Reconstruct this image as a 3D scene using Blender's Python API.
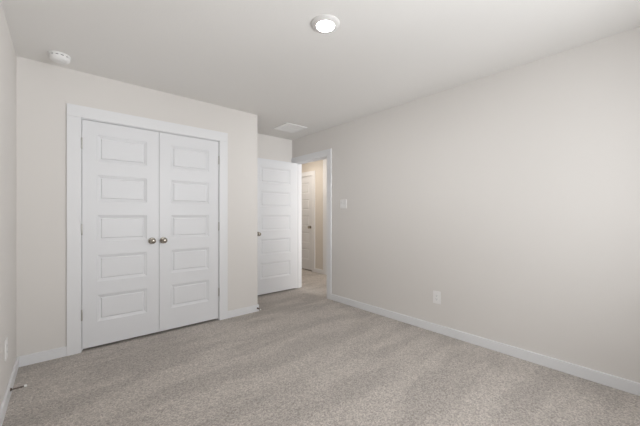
import bpy, bmesh, math, random
from mathutils import Vector, Matrix

# ------------------------------------------------------------------ clear
for o in list(bpy.data.objects):
    bpy.data.objects.remove(o, do_unlink=True)
S = bpy.context.scene
C = S.collection

# ------------------------------------------------------------------ camera
YAW = 0.7117
cam_data = bpy.data.cameras.new('camera')
cam = bpy.data.objects.new('camera', cam_data)
C.objects.link(cam)
cam.location = (0, 0, 1.1887)
cam.rotation_euler = (math.pi / 2, 0, -YAW)
cam_data.sensor_width = 36
cam_data.lens = 299.28 / 640 * 36
cam_data.shift_y = 2.653 / 640
cam_data.clip_start = 0.03
S.camera = cam

# ------------------------------------------------------------------ world, daylight, exposure
world = bpy.data.worlds.new('sky')
S.world = world
world.use_nodes = True
bg = world.node_tree.nodes['Background']
bg.inputs[0].default_value = (0.90, 0.95, 1.0, 1)
bg.inputs[1].default_value = 0.3

day = bpy.data.lights.new('window_daylight', 'AREA')
day.shape = 'RECTANGLE'
day.size, day.size_y = 1.75, 1.45
day.energy = 41.5
day.spread = math.radians(165)
day.color = (0.96, 0.98, 1.0)
day_o = bpy.data.objects.new('window_daylight', day)
C.objects.link(day_o)
day_o.location = (1.53, -0.56, 1.45)
day_o.rotation_euler = (math.radians(90), 0, math.radians(4))      # from the window behind the viewpoint into the room

# added fill beams at the same window, brightening the doorway end and left wall
for nm, px, to, sp, en in (('fill_beam_far', 1.85, (2.75, 4.06, 1.85), 44, 3.5),
                           ('fill_beam_side', 1.80, (-0.27, 2.4, 2.25), 70, 6.0)):
    sl = bpy.data.lights.new(nm, 'AREA')
    sl.shape = 'RECTANGLE'
    sl.size, sl.size_y = 0.95, 1.0
    sl.energy = en
    sl.spread = math.radians(sp)
    sl.color = (0.96, 0.98, 1.0)
    so = bpy.data.objects.new(nm, sl)
    C.objects.link(so)
    so.location = (px, -0.56, 1.42)
    so.rotation_euler = (Vector(to) - so.location).to_track_quat('-Z', 'Y').to_euler()

hfill = bpy.data.lights.new('hall_fill', 'AREA')
hfill.shape = 'RECTANGLE'
hfill.size, hfill.size_y = 0.95, 1.9
hfill.energy = 16
hfill_o = bpy.data.objects.new('hall_fill', hfill)
C.objects.link(hfill_o)
hfill_o.location = (3.52, 1.96, 1.25)
hfill_o.rotation_euler = (math.radians(90), 0, 0)      # added unseen fill inside the closed near end of the hall, shining +y

LAMP = 70            # emission of the ceiling lamp lenses
HALL_FILL_LAMP = 270  # lamp added out of view on the hall ceiling to brighten the hall
S.view_settings.view_transform = 'Standard'
S.view_settings.look = 'None'
S.view_settings.gamma = 1
S.view_settings.use_curve_mapping = False
S.view_settings.exposure = 0.0


# ------------------------------------------------------------------ materials
def new_mat(name):
    m = bpy.data.materials.new(name)
    m.use_nodes = True
    nt = m.node_tree
    return m, nt, nt.nodes['Principled BSDF']


def paint(name, col, rough=0.6, bump=0.0, scale=180, spec=0.35):
    m, nt, b = new_mat(name)
    b.inputs['Base Color'].default_value = (*col, 1)
    b.inputs['Roughness'].default_value = rough
    b.inputs['Specular IOR Level'].default_value = spec
    if bump:
        tc = nt.nodes.new('ShaderNodeTexCoord')
        n = nt.nodes.new('ShaderNodeTexNoise')
        n.inputs['Scale'].default_value = scale
        n.inputs['Detail'].default_value = 3
        nt.links.new(tc.outputs['Object'], n.inputs['Vector'])
        bp = nt.nodes.new('ShaderNodeBump')
        bp.inputs['Strength'].default_value = bump
        bp.inputs['Distance'].default_value = 0.002
        nt.links.new(n.outputs['Fac'], bp.inputs['Height'])
        nt.links.new(bp.outputs['Normal'], b.inputs['Normal'])
    return m


def metal(name, col, rough):
    m, nt, b = new_mat(name)
    b.inputs['Base Color'].default_value = (*col, 1)
    b.inputs['Metallic'].default_value = 1
    b.inputs['Roughness'].default_value = rough
    return m


def emit(name, col, strength):
    m, nt, b = new_mat(name)
    b.inputs['Base Color'].default_value = (0.9, 0.9, 0.88, 1)
    b.inputs['Emission Color'].default_value = (*col, 1)
    b.inputs['Emission Strength'].default_value = strength
    return m


M_WALL = paint('wall_paint', (0.780, 0.752, 0.722), 0.75, 0.25, 140, 0.25)
M_HALL = paint('hall_paint', (0.74, 0.69, 0.63), 0.75, 0.25, 140, 0.25)
M_CEIL = paint('ceiling_paint', (0.865, 0.85, 0.828), 0.85, 0.35, 110, 0.15)
M_TRIM = paint('white_trim_paint', (0.845, 0.848, 0.86), 0.38, 0, 0, 0.45)
M_DOOR = paint('white_door_paint', (0.815, 0.82, 0.838), 0.42, 0.06, 60, 0.45)
M_PLASTIC = paint('white_plastic', (0.90, 0.895, 0.885), 0.35)
M_PLATE = paint('plate_plastic', (0.90, 0.885, 0.875), 0.35)
M_SLOT = paint('dark_slot', (0.03, 0.03, 0.03), 0.7)
M_NICKEL = metal('satin_nickel', (0.42, 0.385, 0.335), 0.24)
M_RING = paint('light_trim_plastic', (0.78, 0.765, 0.75), 0.5)
M_HINGE = metal('hinge_nickel', (0.62, 0.61, 0.59), 0.38)
M_SPRING = metal('bronze_spring', (0.16, 0.12, 0.10), 0.4)
M_RUBBER = paint('white_rubber', (0.85, 0.84, 0.82), 0.5)
M_LENS = emit('lit_lens', (1.0, 0.96, 0.91), LAMP)
M_HALL_FILL_LENS = emit('hall_fill_lens', (1.0, 0.92, 0.82), HALL_FILL_LAMP)


def carpet():
    m, nt, b = new_mat('carpet')
    L = nt.links.new
    b.inputs['Roughness'].default_value = 0.95
    b.inputs['Specular IOR Level'].default_value = 0.08
    b.inputs['Sheen Weight'].default_value = 0.15
    b.inputs['Sheen Roughness'].default_value = 0.6
    tc = nt.nodes.new('ShaderNodeTexCoord')
    # tufts
    v = nt.nodes.new('ShaderNodeTexVoronoi')
    v.inputs['Scale'].default_value = 132
    L(tc.outputs['Object'], v.inputs['Vector'])
    n1 = nt.nodes.new('ShaderNodeTexNoise')
    n1.inputs['Scale'].default_value = 95
    n1.inputs['Detail'].default_value = 4
    L(tc.outputs['Object'], n1.inputs['Vector'])
    # fibre tone per tuft
    ramp = nt.nodes.new('ShaderNodeValToRGB')
    e = ramp.color_ramp.elements
    e[0].position, e[0].color = 0.0, (0.24, 0.213, 0.19, 1)
    e[1].position, e[1].color = 1.0, (0.78, 0.71, 0.65, 1)
    mid = ramp.color_ramp.elements.new(0.5)
    mid.color = (0.505, 0.459, 0.42, 1)
    sep = nt.nodes.new('ShaderNodeSeparateColor')
    L(v.outputs['Color'], sep.inputs[0])
    mixf = nt.nodes.new('ShaderNodeMath'); mixf.operation = 'MULTIPLY_ADD'
    mixf.inputs[1].default_value = 0.55; mixf.inputs[2].default_value = -0.02
    L(sep.outputs[0], mixf.inputs[0])
    addf = nt.nodes.new('ShaderNodeMath'); addf.operation = 'MULTIPLY_ADD'
    addf.inputs[1].default_value = 0.5
    L(n1.outputs['Fac'], addf.inputs[0]); L(mixf.outputs[0], addf.inputs[2])
    L(addf.outputs[0], ramp.inputs['Fac'])
    # vacuum tracks: nap brushed one way and the other in long bands
    mp = nt.nodes.new('ShaderNodeMapping')
    mp.inputs['Rotation'].default_value = (0, 0, math.radians(-5))
    mp.inputs['Scale'].default_value = (0.26, 1.0, 1)
    mp.inputs['Location'].default_value = (0.4, 0.55, 0)
    L(tc.outputs['Object'], mp.inputs['Vector'])
    n2 = nt.nodes.new('ShaderNodeTexNoise')
    n2.inputs['Scale'].default_value = 4.4
    n2.inputs['Detail'].default_value = 2.0
    L(mp.outputs['Vector'], n2.inputs['Vector'])
    mr = nt.nodes.new('ShaderNodeMapRange')
    mr.interpolation_type = 'SMOOTHSTEP'
    mr.inputs['From Min'].default_value = 0.40; mr.inputs['From Max'].default_value = 0.58
    mr.inputs['To Min'].default_value = 0.90; mr.inputs['To Max'].default_value = 1.07
    L(n2.outputs['Fac'], mr.inputs['Value'])
    mul = nt.nodes.new('ShaderNodeVectorMath'); mul.operation = 'SCALE'
    L(ramp.outputs['Color'], mul.inputs[0]); L(mr.outputs[0], mul.inputs['Scale'])
    L(mul.outputs[0], b.inputs['Base Color'])
    bp = nt.nodes.new('ShaderNodeBump')
    bp.inputs['Strength'].default_value = 0.7
    bp.inputs['Distance'].default_value = 0.006
    hs = nt.nodes.new('ShaderNodeMath'); hs.operation = 'SUBTRACT'
    L(n1.outputs['Fac'], hs.inputs[0]); L(v.outputs['Distance'], hs.inputs[1])
    L(hs.outputs[0], bp.inputs['Height'])
    L(bp.outputs['Normal'], b.inputs['Normal'])
    return m


M_CARPET = carpet()


# ------------------------------------------------------------------ mesh helpers
def box(bm, x0, x1, y0, y1, z0, z1, bevel=0.0):
    r = bmesh.ops.create_cube(bm, size=1.0)
    for v in r['verts']:
        v.co = Vector(((x0 + x1) / 2 + v.co.x * (x1 - x0), (y0 + y1) / 2 + v.co.y * (y1 - y0),
                       (z0 + z1) / 2 + v.co.z * (z1 - z0)))
    if bevel:
        ed = {e for v in r['verts'] for e in v.link_edges}
        bmesh.ops.bevel(bm, geom=list(ed), offset=bevel, segments=2, affect='EDGES', profile=0.6)


def lathe(bm, prof, n=40, mat=None, cap_end=True):
    """revolve (r, z) pairs about z; mat moves the result"""
    mat = mat or Matrix()
    rings = []
    for r, z in prof:
        if r < 1e-6:
            rings.append([bm.verts.new(mat @ Vector((0, 0, z)))])
        else:
            rings.append([bm.verts.new(mat @ Vector((r * math.cos(2 * math.pi * i / n),
                                                     r * math.sin(2 * math.pi * i / n), z))) for i in range(n)])
    for a, b in zip(rings, rings[1:]):
        for i in range(n):
            j = (i + 1) % n
            if len(a) == 1 and len(b) == 1:
                continue
            if len(a) == 1:
                bm.faces.new((a[0], b[j], b[i]))
            elif len(b) == 1:
                bm.faces.new((a[i], a[j], b[0]))
            else:
                bm.faces.new((a[i], a[j], b[j], b[i]))


def obj(name, bm, m, parent=None, smooth=False, loc=None):
    bmesh.ops.recalc_face_normals(bm, faces=bm.faces)
    me = bpy.data.meshes.new(name)
    bm.to_mesh(me)
    bm.free()
    if smooth:
        for p in me.polygons:
            p.use_smooth = True
        me.set_sharp_from_angle(angle=math.radians(38))
    for mm in (m if isinstance(m, (list, tuple)) else [m]):
        me.materials.append(mm)
    o = bpy.data.objects.new(name, me)
    C.objects.link(o)
    if parent:
        o.parent = parent
    if loc:
        o.location = loc
    return o


def tag(o, label, cat, group=None, kind=None):
    o['label'] = label
    o['category'] = cat
    if group:
        o['group'] = group
    if kind:
        o['kind'] = kind
    return o


def thing(name, label, cat, loc, rot=(0, 0, 0), group=None, kind=None):
    o = bpy.data.objects.new(name, None)
    o.empty_display_size = 0.05
    C.objects.link(o)
    o.location = loc
    o.rotation_euler = rot
    return tag(o, label, cat, group, kind)


def struct(name, boxes, m, label, cat, bevel=0.0):
    bm = bmesh.new()
    for b in boxes:
        box(bm, *b, bevel=bevel)
    return tag(obj(name, bm, m), label, cat, kind='structure')


# ------------------------------------------------------------------ room dimensions
XL, XR = -0.269, 2.893          # left and right wall faces
YN, YC, YB = -0.418, 3.328, 4.062   # window wall, closet front, back wall
XC = 1.843                      # outside corner of the closet
H = 2.44
WT = 0.115                      # wall thickness
XH = XR + WT                    # hall side of the right wall
XF = 4.04                       # far wall of the hall
YH0, YH1 = 1.9, 6.3             # ends of the hall

# closet opening (jamb faces) and bedroom doorway (jamb faces)
CX0, CX1, CZ = 0.130, 1.350, 2.033
DY0, DY1, DZ = 3.198, 3.966, 2.042
J = 0.018                       # jamb board thickness
CT = 0.016                      # casing thickness
CW = 0.091                      # casing width
RV = 0.006                      # reveal
BT, BH = 0.014, 0.083           # baseboard

# ------------------------------------------------------------------ room shell
struct('floor', [(XL - WT, XF + WT, YN - WT, YH1 + WT, -0.06, 0.0)], M_CARPET,
       'mottled taupe cut pile carpet running through the room', 'floor')
struct('ceiling', [(XL - WT, XF + WT, YN - WT, YH1 + WT, H, H + 0.06)], M_CEIL,
       'flat pale grey painted ceiling', 'ceiling')
struct('wall_left', [(XL - WT, XL, YN - WT, YB + WT, 0, H)], M_WALL,
       'narrow strip of greige wall at the left edge of the photo', 'wall')
o0, o1, oz = CX0 - J, CX1 + J, CZ + J
struct('wall_closet', [(XL, o0, YC, YC + WT, 0, H), (o1, XC, YC, YC + WT, 0, H), (o0, o1, YC, YC + WT, oz, H),
                       (XC - WT, XC, YC + WT, YB, 0, H)], M_WALL,
       'greige wall around the white double closet doors', 'wall')
struct('wall_back', [(XL, XH, YB, YB + WT, 0, H)], M_WALL,
       'short greige wall above and behind the open white door', 'wall')
d0, d1, dz = DY0 - J, DY1 + J, DZ + J
struct('wall_right', [(XR, XH, YN - WT, d0, 0, H), (XR, XH, d1, YB, 0, H), (XR, XH, d0, d1, dz, H)], M_WALL,
       'long bare greige wall with the doorway, switch and outlet', 'wall')
WX0, WX1, WZ0, WZ1 = 0.72, 2.34, 0.75, 2.12
struct('wall_near', [(XL, WX0, YN - WT, YN, 0, H), (WX1, XR, YN - WT, YN, 0, H), (WX0, WX1, YN - WT, YN, 0, WZ0),
                     (WX0, WX1, YN - WT, YN, WZ1, H)], M_WALL,
       'greige window wall behind the viewpoint', 'wall')
# hall beyond the doorway
HD0, HD1 = 4.935, 5.697          # hall door opening
struct('wall_hall', [(XF, XF + WT, YH0, HD0 - J, 0, H), (XF, XF + WT, HD1 + J, YH1, 0, H),
                     (XF, XF + WT, HD0 - J, HD1 + J, DZ + J, H), (XF + WT, XF + WT + 0.02, HD0 - .1, HD1 + .1, 0, H)],
       M_HALL, 'warm beige hall wall seen through the doorway', 'wall')
struct('wall_hall_side', [(XR, XH, YB + WT, YH1, 0, H)], M_HALL, 'beige hall wall continuing past the bedroom', 'wall')
struct('wall_hall_end', [(XH, XF, YH1, YH1 + WT, 0, H)], M_HALL, 'beige wall closing the far end of the hall', 'wall')
struct('wall_hall_front', [(XH, XF, YH0 - WT, YH0, 0, H)], M_HALL, 'beige wall closing the near end of the hall', 'wall')

# ------------------------------------------------------------------ window (behind the viewpoint)
wx = (WX0 + WX1) / 2
f = 0.045
bm = bmesh.new()
ya, yb = YN - 0.085, YN - 0.035
box(bm, WX0, WX1, ya, yb, WZ0, WZ0 + f); box(bm, WX0, WX1, ya, yb, WZ1 - f, WZ1)
box(bm, WX0, WX0 + f, ya, yb, WZ0 + f, WZ1 - f); box(bm, WX1 - f, WX1, ya, yb, WZ0 + f, WZ1 - f)
box(bm, wx - f / 2, wx + f / 2, ya, yb, WZ0 + f, WZ1 - f)
win = tag(obj('window_1', bm, M_TRIM), 'white framed window behind the viewpoint', 'window', kind='structure')
bm = bmesh.new()
box(bm, WX0 - 0.03, WX1 + 0.03, YN - 0.03, YN + 0.03, WZ0 - 0.02, WZ0 - 0.0005, 0.003)
struct_sill = tag(obj('trim_6', bm, M_TRIM), 'white sill under the window', 'window sill', kind='structure')


# ------------------------------------------------------------------ trim: door frames (jamb + stop + flat casing)
def frame_x(name, y, depth, x0, x1, zt, label, back=True):
    """opening in a wall whose room face is the plane y, room on the -y side"""
    bm = bmesh.new()
    box(bm, x0 - J, x0, y, y + depth, 0, zt); box(bm, x1, x1 + J, y, y + depth, 0, zt)
    box(bm, x0 - J, x1 + J, y, y + depth, zt, zt + J)
    ys = y + 0.042
    box(bm, x0, x0 + 0.011, ys, ys + 0.03, 0, zt); box(bm, x1 - 0.011, x1, ys, ys + 0.03, 0, zt)
    box(bm, x0, x1, ys, ys + 0.03, zt - 0.011, zt)
    a, b, c = x0 - RV, x1 + RV, zt + RV
    CW = 0.094
    box(bm, a - CW, a, y - CT, y, 0, c, 0.0025); box(bm, b, b + CW, y - CT, y, 0, c, 0.0025)
    box(bm, a - CW, b + CW, y - CT, y, c, c + CW + 0.008, 0.0025)
    return tag(obj(name, bm, M_TRIM), label, 'door frame', kind='structure')


def frame_y(name, x, depth, y0, y1, zt, label, sgn=1, far_w=CW, both=False):
    """opening in a wall whose face is the plane x; wall body lies on the sgn side of it"""
    bm = bmesh.new()
    def bx(xa, xb, *r, bevel=0.0):
        xa, xb = x + sgn * xa, x + sgn * xb
        box(bm, min(xa, xb), max(xa, xb), *r, bevel=bevel)
    bx(0, depth, y0 - J, y0, 0, zt); bx(0, depth, y1, y1 + J, 0, zt); bx(0, depth, y0 - J, y1 + J, zt, zt + J)
    bx(0.045, 0.08, y0, y0 + 0.011, 0, zt); bx(0.045, 0.08, y1 - 0.011, y1, 0, zt)
    bx(0.045, 0.08, y0, y1, zt - 0.011, zt)
    a, b, c = y0 - RV, y1 + RV, zt + RV
    bx(-CT, 0, a - CW, a, 0, c, bevel=0.003); bx(-CT, 0, b, b + far_w, 0, c, bevel=0.003)
    bx(-CT, 0, a - CW, b + far_w, c, c + CW, bevel=0.003)
    if both:
        bx(depth, depth + CT, a - CW, a, 0, c, bevel=0.003); bx(depth, depth + CT, b, b + CW, 0, c, bevel=0.003)
        bx(depth, depth + CT, a - CW, b + CW, c, c + CW, bevel=0.003)
    return tag(obj(name, bm, M_TRIM), label, 'door frame', kind='structure')


frame_x('trim_1', YC, WT, CX0, CX1, CZ, 'flat white casing around the double closet doors')
frame_y('trim_2', XR, WT, DY0, DY1, DZ, 'white casing around the open bedroom doorway', 1, 0.089, True)
frame_y('trim_3', XF, WT, HD0, HD1, DZ, 'cream casing around the door across the hall', 1)
bm = bmesh.new()
box(bm, XF - 0.018, XF, 4.36, 4.575, 0, H, 0.003)
tag(obj('trim_4', bm, M_TRIM), 'cream full height trim on the hall wall just inside the doorway', 'trim', kind='structure')


# ------------------------------------------------------------------ baseboards
def base_run(name, runs, label):
    bm = bmesh.new()
    for (x0, x1, y0, y1) in runs:
        box(bm, x0, x1, y0, y1, 0, BH, 0.003)
    return tag(obj(name, bm, M_TRIM), label, 'baseboard', kind='structure')


base_run('baseboard_left', [(XL, XL + BT, YN, YC)], 'white baseboard along the left wall')
base_run('baseboard_closet', [(XL + BT, CX0 - RV - 0.094, YC - BT, YC), (CX1 + RV + 0.094, XC + BT, YC - BT, YC),
                              (XC, XC + BT, YC, YB - BT)], 'white baseboard on both sides of the closet doors')
base_run('baseboard_back', [(XC, XR - CT, YB - BT, YB)], 'white baseboard behind the open door')
base_run('baseboard_right', [(XR - BT, XR, YN, DY0 - RV - CW)], 'long white baseboard under the bare right wall')
base_run('baseboard_near', [(XL + BT, XR - BT, YN, YN + BT)], 'white baseboard under the window')
base_run('baseboard_hall', [(XF - BT, XF, 4.575, HD0 - RV - CW), (XF - BT, XF, HD1 + RV + CW, YH1),
                            (XF - BT, XF, YH0, 4.36)], 'cream baseboard across the hall')


# ------------------------------------------------------------------ panelled doors
def door_slab(w, h, t, stile, ptop, pitch, ph, flip=False):
    """five moulded horizontal panels; front face y=0 looks to -y, back y=t; x 0..w, z 0..h"""
    bm = bmesh.new()
    zs = []
    for i in range(5):
        zt = ptop - i * pitch
        zs += [zt, zt - ph]
    zs = sorted(zs)
    zl = [0] + zs + [h]
    xl = [0, stile, w - stile, w]

    def V(x, y, z):
        return bm.verts.new((x, y, z))
    for face in (0, 1):
        yy = lambda d: d if face == 0 else t - d
        for i in range(3):
            for k in range(len(zl) - 1):
                x0, x1, z0, z1 = xl[i], xl[i + 1], zl[k], zl[k + 1]
                if i == 1 and k % 2 == 1:
                    rings = [(0, 0), (0.003, 0.0035), (0.010, 0.0055), (0.023, 0.0115), (0.0275, 0.012), (0.032, 0.004), (0.035, 0.0025)]
                    loops = []
                    for ins, dep in rings:
                        loops.append([V(x0 + ins, yy(dep), z0 + ins), V(x1 - ins, yy(dep), z0 + ins),
                                      V(x1 - ins, yy(dep), z1 - ins), V(x0 + ins, yy(dep), z1 - ins)])
                    for a, b in zip(loops, loops[1:]):
                        for q in range(4):
                            bm.faces.new((a[q], a[(q + 1) % 4], b[(q + 1) % 4], b[q]))
                    bm.faces.new(loops[-1])
                else:
                    bm.faces.new((V(x0, yy(0), z0), V(x1, yy(0), z0), V(x1, yy(0), z1), V(x0, yy(0), z1)))
    for k in range(len(zl) - 1):
        for x in (0, w):
            bm.faces.new((V(x, 0, zl[k]), V(x, t, zl[k]), V(x, t, zl[k + 1]), V(x, 0, zl[k + 1])))
    for i in range(3):
        for z in (0, h):
            bm.faces.new((V(xl[i], 0, z), V(xl[i + 1], 0, z), V(xl[i + 1], t, z), V(xl[i], t, z)))
    bmesh.ops.remove_doubles(bm, verts=bm.verts, dist=1e-5)
    return bm


KNOB = [(0.0, 0.0), (0.0115, 0.0), (0.0115, 0.022), (0.014, 0.027), (0.021, 0.0315), (0.0262, 0.039), (0.0275, 0.046),
        (0.0262, 0.053), (0.021, 0.0595), (0.012, 0.0635), (0.0, 0.065)]
ROSE = [(0.0, 0.0), (0.0325, 0.0), (0.0325, 0.004), (0.030, 0.0075), (0.022, 0.0095), (0.0, 0.0095)]
TO_FRONT = Matrix.Rotation(math.pi / 2, 4, 'X')     # +z -> -y


def add_knob(door, x, z, y=0.0, back=False, m=M_NICKEL):
    rot = TO_FRONT if not back else Matrix.Rotation(-math.pi / 2, 4, 'X')
    bm = bmesh.new(); lathe(bm, KNOB, 32, rot)
    k = obj('door_knob', bm, m, door, True, (x, y, z))
    bm = bmesh.new(); lathe(bm, ROSE, 32, rot)
    obj('rose', bm, m, k, True)
    return k


def add_hinge(door, x, y, z, leaf=1, m=M_HINGE):
    bm = bmesh.new()
    r, hh = 0.0065, 0.0445
    prof = [(0, -hh - 0.004), (0.004, -hh - 0.004), (r, -hh)]
    for q in range(1, 5):
        zz = -hh + q * (2 * hh / 5)
        prof += [(r, zz - 0.0008), (r - 0.0012, zz), (r, zz + 0.0008)]
    prof += [(r, hh), (0.004, hh + 0.004), (0, hh + 0.004)]
    lathe(bm, prof, 14)
    return obj('hinge', bm, m, door, True, (x, y, z))


GAP = 0.0035
DH = 2.0045                      # closet slab height
zb = 0.024
cw = (CX1 - CX0 - 3 * GAP) / 2
PT, PP, PH_ = 1.911 - zb, 0.3588, 0.2365
for nm, x0, kx, hx, lab in (
        ('door_1', CX0 + GAP, cw - 0.063, -0.002, 'left leaf of the white five panel closet doors'),
        ('door_2', CX0 + 2 * GAP + cw, 0.036, cw + 0.002, 'right leaf of the white five panel closet doors')):
    d = obj(nm, door_slab(cw, DH, 0.035, 0.107, PT, PP, PH_), M_DOOR, loc=(x0, YC + 0.003, zb))
    tag(d, lab, 'closet door', kind='structure')
    add_knob(d, kx, 0.940 - zb)
    for hz in (1.82, 1.068, 0.322):
        add_hinge(d, hx, -0.0085, hz - zb)

# bedroom door, swung 90 degrees into the room on its hinges at the far jamb
bw = 0.762
d = obj('door_3', door_slab(bw, 2.022, 0.035, 0.112, 1.911 - 0.014, PP, PH_), M_DOOR,
        loc=(2.876 - bw, DY1 - 0.037, 0.018))
tag(d, 'white five panel bedroom door standing open against the back wall', 'door', kind='structure')
add_knob(d, 0.068, 0.915 - 0.014)
add_knob(d, 0.068, 0.915 - 0.014, 0.035, True)
for hz in (1.82, 1.068, 0.26):
    add_hinge(d, bw + 0.005, 0.035, hz)

# door across the hall
d = obj('door_4', door_slab(HD1 - HD0 - 2 * GAP, 2.018, 0.035, 0.107, PT, PP, PH_), M_DOOR,
        loc=(XF + 0.004, HD1 - GAP, 0.022))
d.rotation_euler = (0, 0, -math.pi / 2)
tag(d, 'cream five panel door across the hall, seen through the doorway', 'door', kind='structure')
add_knob(d, HD1 - HD0 - 2 * GAP - 0.065, 0.94 - 0.022)


# ------------------------------------------------------------------ ceiling lamp
def downlight(label, loc, lens_mat, name='recessed_ceiling_light'):
    t = thing(name, label, 'ceiling light', loc)
    bm = bmesh.new()
    lathe(bm, [(0.056, 0.0), (0.094, 0.0), (0.0945, -0.003), (0.092, -0.006), (0.080, -0.0115), (0.068, -0.016),
               (0.0605, -0.0175), (0.0585, -0.016), (0.056, -0.010), (0.056, 0.0)], 56)
    obj('trim_ring', bm, M_RING, t, True)
    bm = bmesh.new()
    lathe(bm, [(0.0, -0.004), (0.0562, -0.004), (0.0562, -0.0160), (0.048, -0.0183), (0.03, -0.0202), (0.0, -0.021)], 48)
    obj('lens', bm, lens_mat, t, True)
    return t


downlight('round lit white recessed light in the middle of the ceiling', (1.303, 1.456, H), M_LENS)
downlight('unseen recessed light added on the hall ceiling to brighten the hall', (3.36, 4.85, H), M_HALL_FILL_LENS)

# ------------------------------------------------------------------ smoke detector
t = thing('smoke_detector', 'round white smoke detector on the ceiling above the closet doors', 'smoke detector',
          (-0.013, 3.096, H))
bm = bmesh.new()
lathe(bm, [(0, 0), (0.068, 0), (0.069, -0.003), (0.069, -0.010), (0.066, -0.013), (0, -0.013)], 48)
obj('base_plate', bm, M_PLASTIC, t, True)
bm = bmesh.new()
lathe(bm, [(0, -0.019), (0.0645, -0.019), (0.0655, -0.022), (0.063, -0.033), (0.056, -0.042), (0.046, -0.047), (0.036, -0.048),
           (0.034, -0.046), (0.030, -0.046), (0.028, -0.049), (0, -0.050)], 48)
body = obj('cover', bm, M_PLASTIC, t, True)
bm = bmesh.new()
for i in range(12):                       # ribs between the sensing slots
    a = 2 * math.pi * i / 12
    r = bmesh.ops.create_cube(bm, size=1)
    mt = Matrix.Rotation(a, 4, 'Z') @ Matrix.Translation((0.0615, 0, -0.016)) @ Matrix.Diagonal((0.006, 0.014, 0.007, 1))
    bmesh.ops.transform(bm, matrix=mt, verts=r['verts'])
obj('rib_ring', bm, M_PLASTIC, t)
bm = bmesh.new()
lathe(bm, [(0, -0.0125), (0.0595, -0.0125), (0.0595, -0.0195), (0, -0.0195)], 40)
obj('slot_core', bm, M_SLOT, t, True)
bm = bmesh.new()
lathe(bm, [(0, 0), (0.004, 0), (0.004, -0.0015), (0, -0.002)], 12, Matrix.Translation((0.020, -0.012, -0.0492)))
obj('test_button', bm, M_PLASTIC, body, True)

# ------------------------------------------------------------------ ceiling vent
VX, VY, VS = 2.459, 3.506, 0.176
t = thing('ceiling_vent', 'square white louvred air vent on the ceiling near the doorway', 'air vent', (VX, VY, H), (0, 0, math.pi / 2))
bm = bmesh.new()
fw = 0.030
for (x0, x1, y0, y1) in ((-VS, VS, -VS, -VS + fw), (-VS, VS, VS - fw, VS), (-VS, -VS + fw, -VS + fw, VS - fw), (VS - fw, VS, -VS + fw, VS - fw)):
    box(bm, x0, x1, y0, y1, -0.010, 0, 0.002)
obj('frame', bm, M_PLASTIC, t)
bm = bmesh.new()
ins = VS - fw
box(bm, -ins, ins, -ins, ins, -0.0012, 0)
obj('backing', bm, M_RING, t)
bm = bmesh.new()
box(bm, -0.006, 0.006, -ins, ins, -0.011, -0.002)
obj('centre_bar', bm, M_PLASTIC, t)
slat = None
for side in (-1, 1):
    for i in range(9):
        x = side * (0.018 + i * 0.0148)
        if slat is None:
            bm = bmesh.new()
            box(bm, -0.0088, 0.0088, -ins, ins, -0.0007, 0.0007)
            slat = obj('slat', bm, M_PLASTIC, t)
            s = slat
        else:
            s = slat.copy(); C.objects.link(s); s.parent = t
        s.location = (x, 0, -0.0055)
        s.rotation_euler = (0, math.radians(20), 0)


# ------------------------------------------------------------------ switch and outlets
def wall_plate(bm, w, h, t=0.0062):
    """plate in the local xz plane, back at y=0, front at -t"""
    box(bm, -w / 2, w / 2, -t, 0, -h / 2, h / 2, 0.002)


t = thing('light_switch', 'white two rocker light switch on the right wall beside the doorway', 'light switch',
          (XR, 2.868, 1.347), (0, 0, -math.pi / 2))
bm = bmesh.new(); wall_plate(bm, 0.118, 0.118); obj('switch_plate', bm, M_PLATE, t)
for sx in (-0.0235, 0.0235):
    bm = bmesh.new()
    pts = [(-0.0085, 0.033), (-0.0055, 0.0), (-0.0075, -0.033)]
    vs = []
    for x in (-0.0165, 0.0165):
        vs.append([bm.verts.new((x, y, z)) for y, z in ((-0.004, 0.033), (-0.0088, 0.033), (-0.0062, 0.0), (-0.0075, -0.033), (-0.004, -0.033))])
    a, b = vs
    for q in range(5):
        bm.faces.new((a[q], a[(q + 1) % 5], b[(q + 1) % 5], b[q]))
    bm.faces.new(a); bm.faces.new(b)
    obj('rocker', bm, M_PLASTIC, t, loc=(sx, 0, 0))
for sx in (-0.0235, 0.0235):
    for sz in (-0.048, 0.048):
        bm = bmesh.new(); lathe(bm, [(0, 0.004), (0.0028, 0.004), (0.0028, 0.0062), (0, 0.0066)], 12, TO_FRONT)
        obj('screw', bm, M_PLATE, t, True, (sx, 0, sz))


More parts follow.
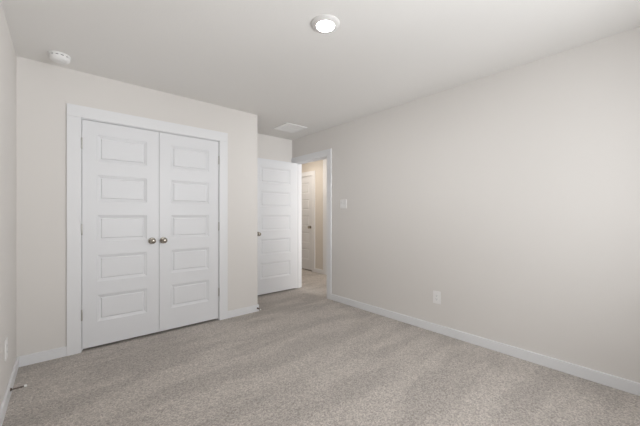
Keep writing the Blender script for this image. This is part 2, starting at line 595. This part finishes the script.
def outlet(label, loc, rz):
    t = thing('power_outlet', label, 'outlet', loc, (0, 0, rz))
    bm = bmesh.new(); wall_plate(bm, 0.080, 0.126); obj('outlet_plate', bm, M_PLATE, t)
    bm = bmesh.new(); box(bm, -0.0165, 0.0165, -0.0072, -0.004, -0.0335, 0.0335, 0.001)
    ins = obj('receptacle', bm, M_PLASTIC, t)
    bm = bmesh.new()
    for cz in (-0.018, 0.018):
        box(bm, -0.0075, -0.0055, -0.0075, -0.006, cz - 0.002, cz + 0.007)
        box(bm, 0.0055, 0.0075, -0.0075, -0.006, cz - 0.001, cz + 0.006)
        lathe(bm, [(0, 0.006), (0.0024, 0.006), (0.0024, 0.0075), (0, 0.0075)], 12, Matrix.Translation((0, 0, cz - 0.0075)) @ TO_FRONT)
    obj('socket_slots', bm, M_SLOT, ins)
    for cz in (-0.048, 0.048):
        bm = bmesh.new(); lathe(bm, [(0, 0.004), (0.0028, 0.004), (0.0028, 0.0062), (0, 0.0066)], 12, TO_FRONT)
        obj('screw', bm, M_PLATE, t, True, (0, 0, cz))
    return t


outlet('white power outlet low on the long right wall', (XR, 1.530, 0.357), -math.pi / 2)
outlet('white power outlet low on the left wall at the photo edge', (XL, 2.725, 0.348), math.pi / 2)


# ------------------------------------------------------------------ spring door stops
def door_stop(label, loc, rz, length=0.078):
    """rooted on a baseboard at loc, pointing along local +x"""
    t = thing('spring_door_stop', label, 'door stop', loc, (0, 0, rz))
    ax = Matrix.Rotation(math.pi / 2, 4, 'Y')
    bm = bmesh.new()
    lathe(bm, [(0, 0), (0.0105, 0), (0.0105, 0.004), (0.006, 0.008), (0, 0.008)], 20, ax)
    obj('base', bm, M_SPRING, t, True)
    bm = bmesh.new()
    n, per, R, r = 11, 14, 0.0052, 0.0014
    L0, L1 = 0.006, length - 0.012
    prev = None
    for k in range(n * per + 1):
        a = 2 * math.pi * k / per
        cx = L0 + (L1 - L0) * k / (n * per)
        ring = []
        for q in range(6):
            b = 2 * math.pi * q / 6
            rr = R + r * math.cos(b)
            ring.append(bm.verts.new((cx + r * math.sin(b), rr * math.cos(a), rr * math.sin(a))))
        if prev:
            for q in range(6):
                bm.faces.new((prev[q], prev[(q + 1) % 6], ring[(q + 1) % 6], ring[q]))
        prev = ring
    obj('spring', bm, M_SPRING, t, True)
    bm = bmesh.new()
    lathe(bm, [(0, length - 0.014), (0.0075, length - 0.014), (0.0082, length - 0.010), (0.0082, length - 0.004), (0.006, length), (0, length)], 20, ax)
    obj('tip', bm, M_RUBBER, t, True)['label'] = 'white rubber tip'
    return t


door_stop('dark spring door stop with white tip on the left wall baseboard', (XL + BT, 2.80, 0.052), 0.0)
door_stop('small dark spring door stop at the closet corner baseboard', (1.836, YC - BT, 0.042), -math.pi / 2)
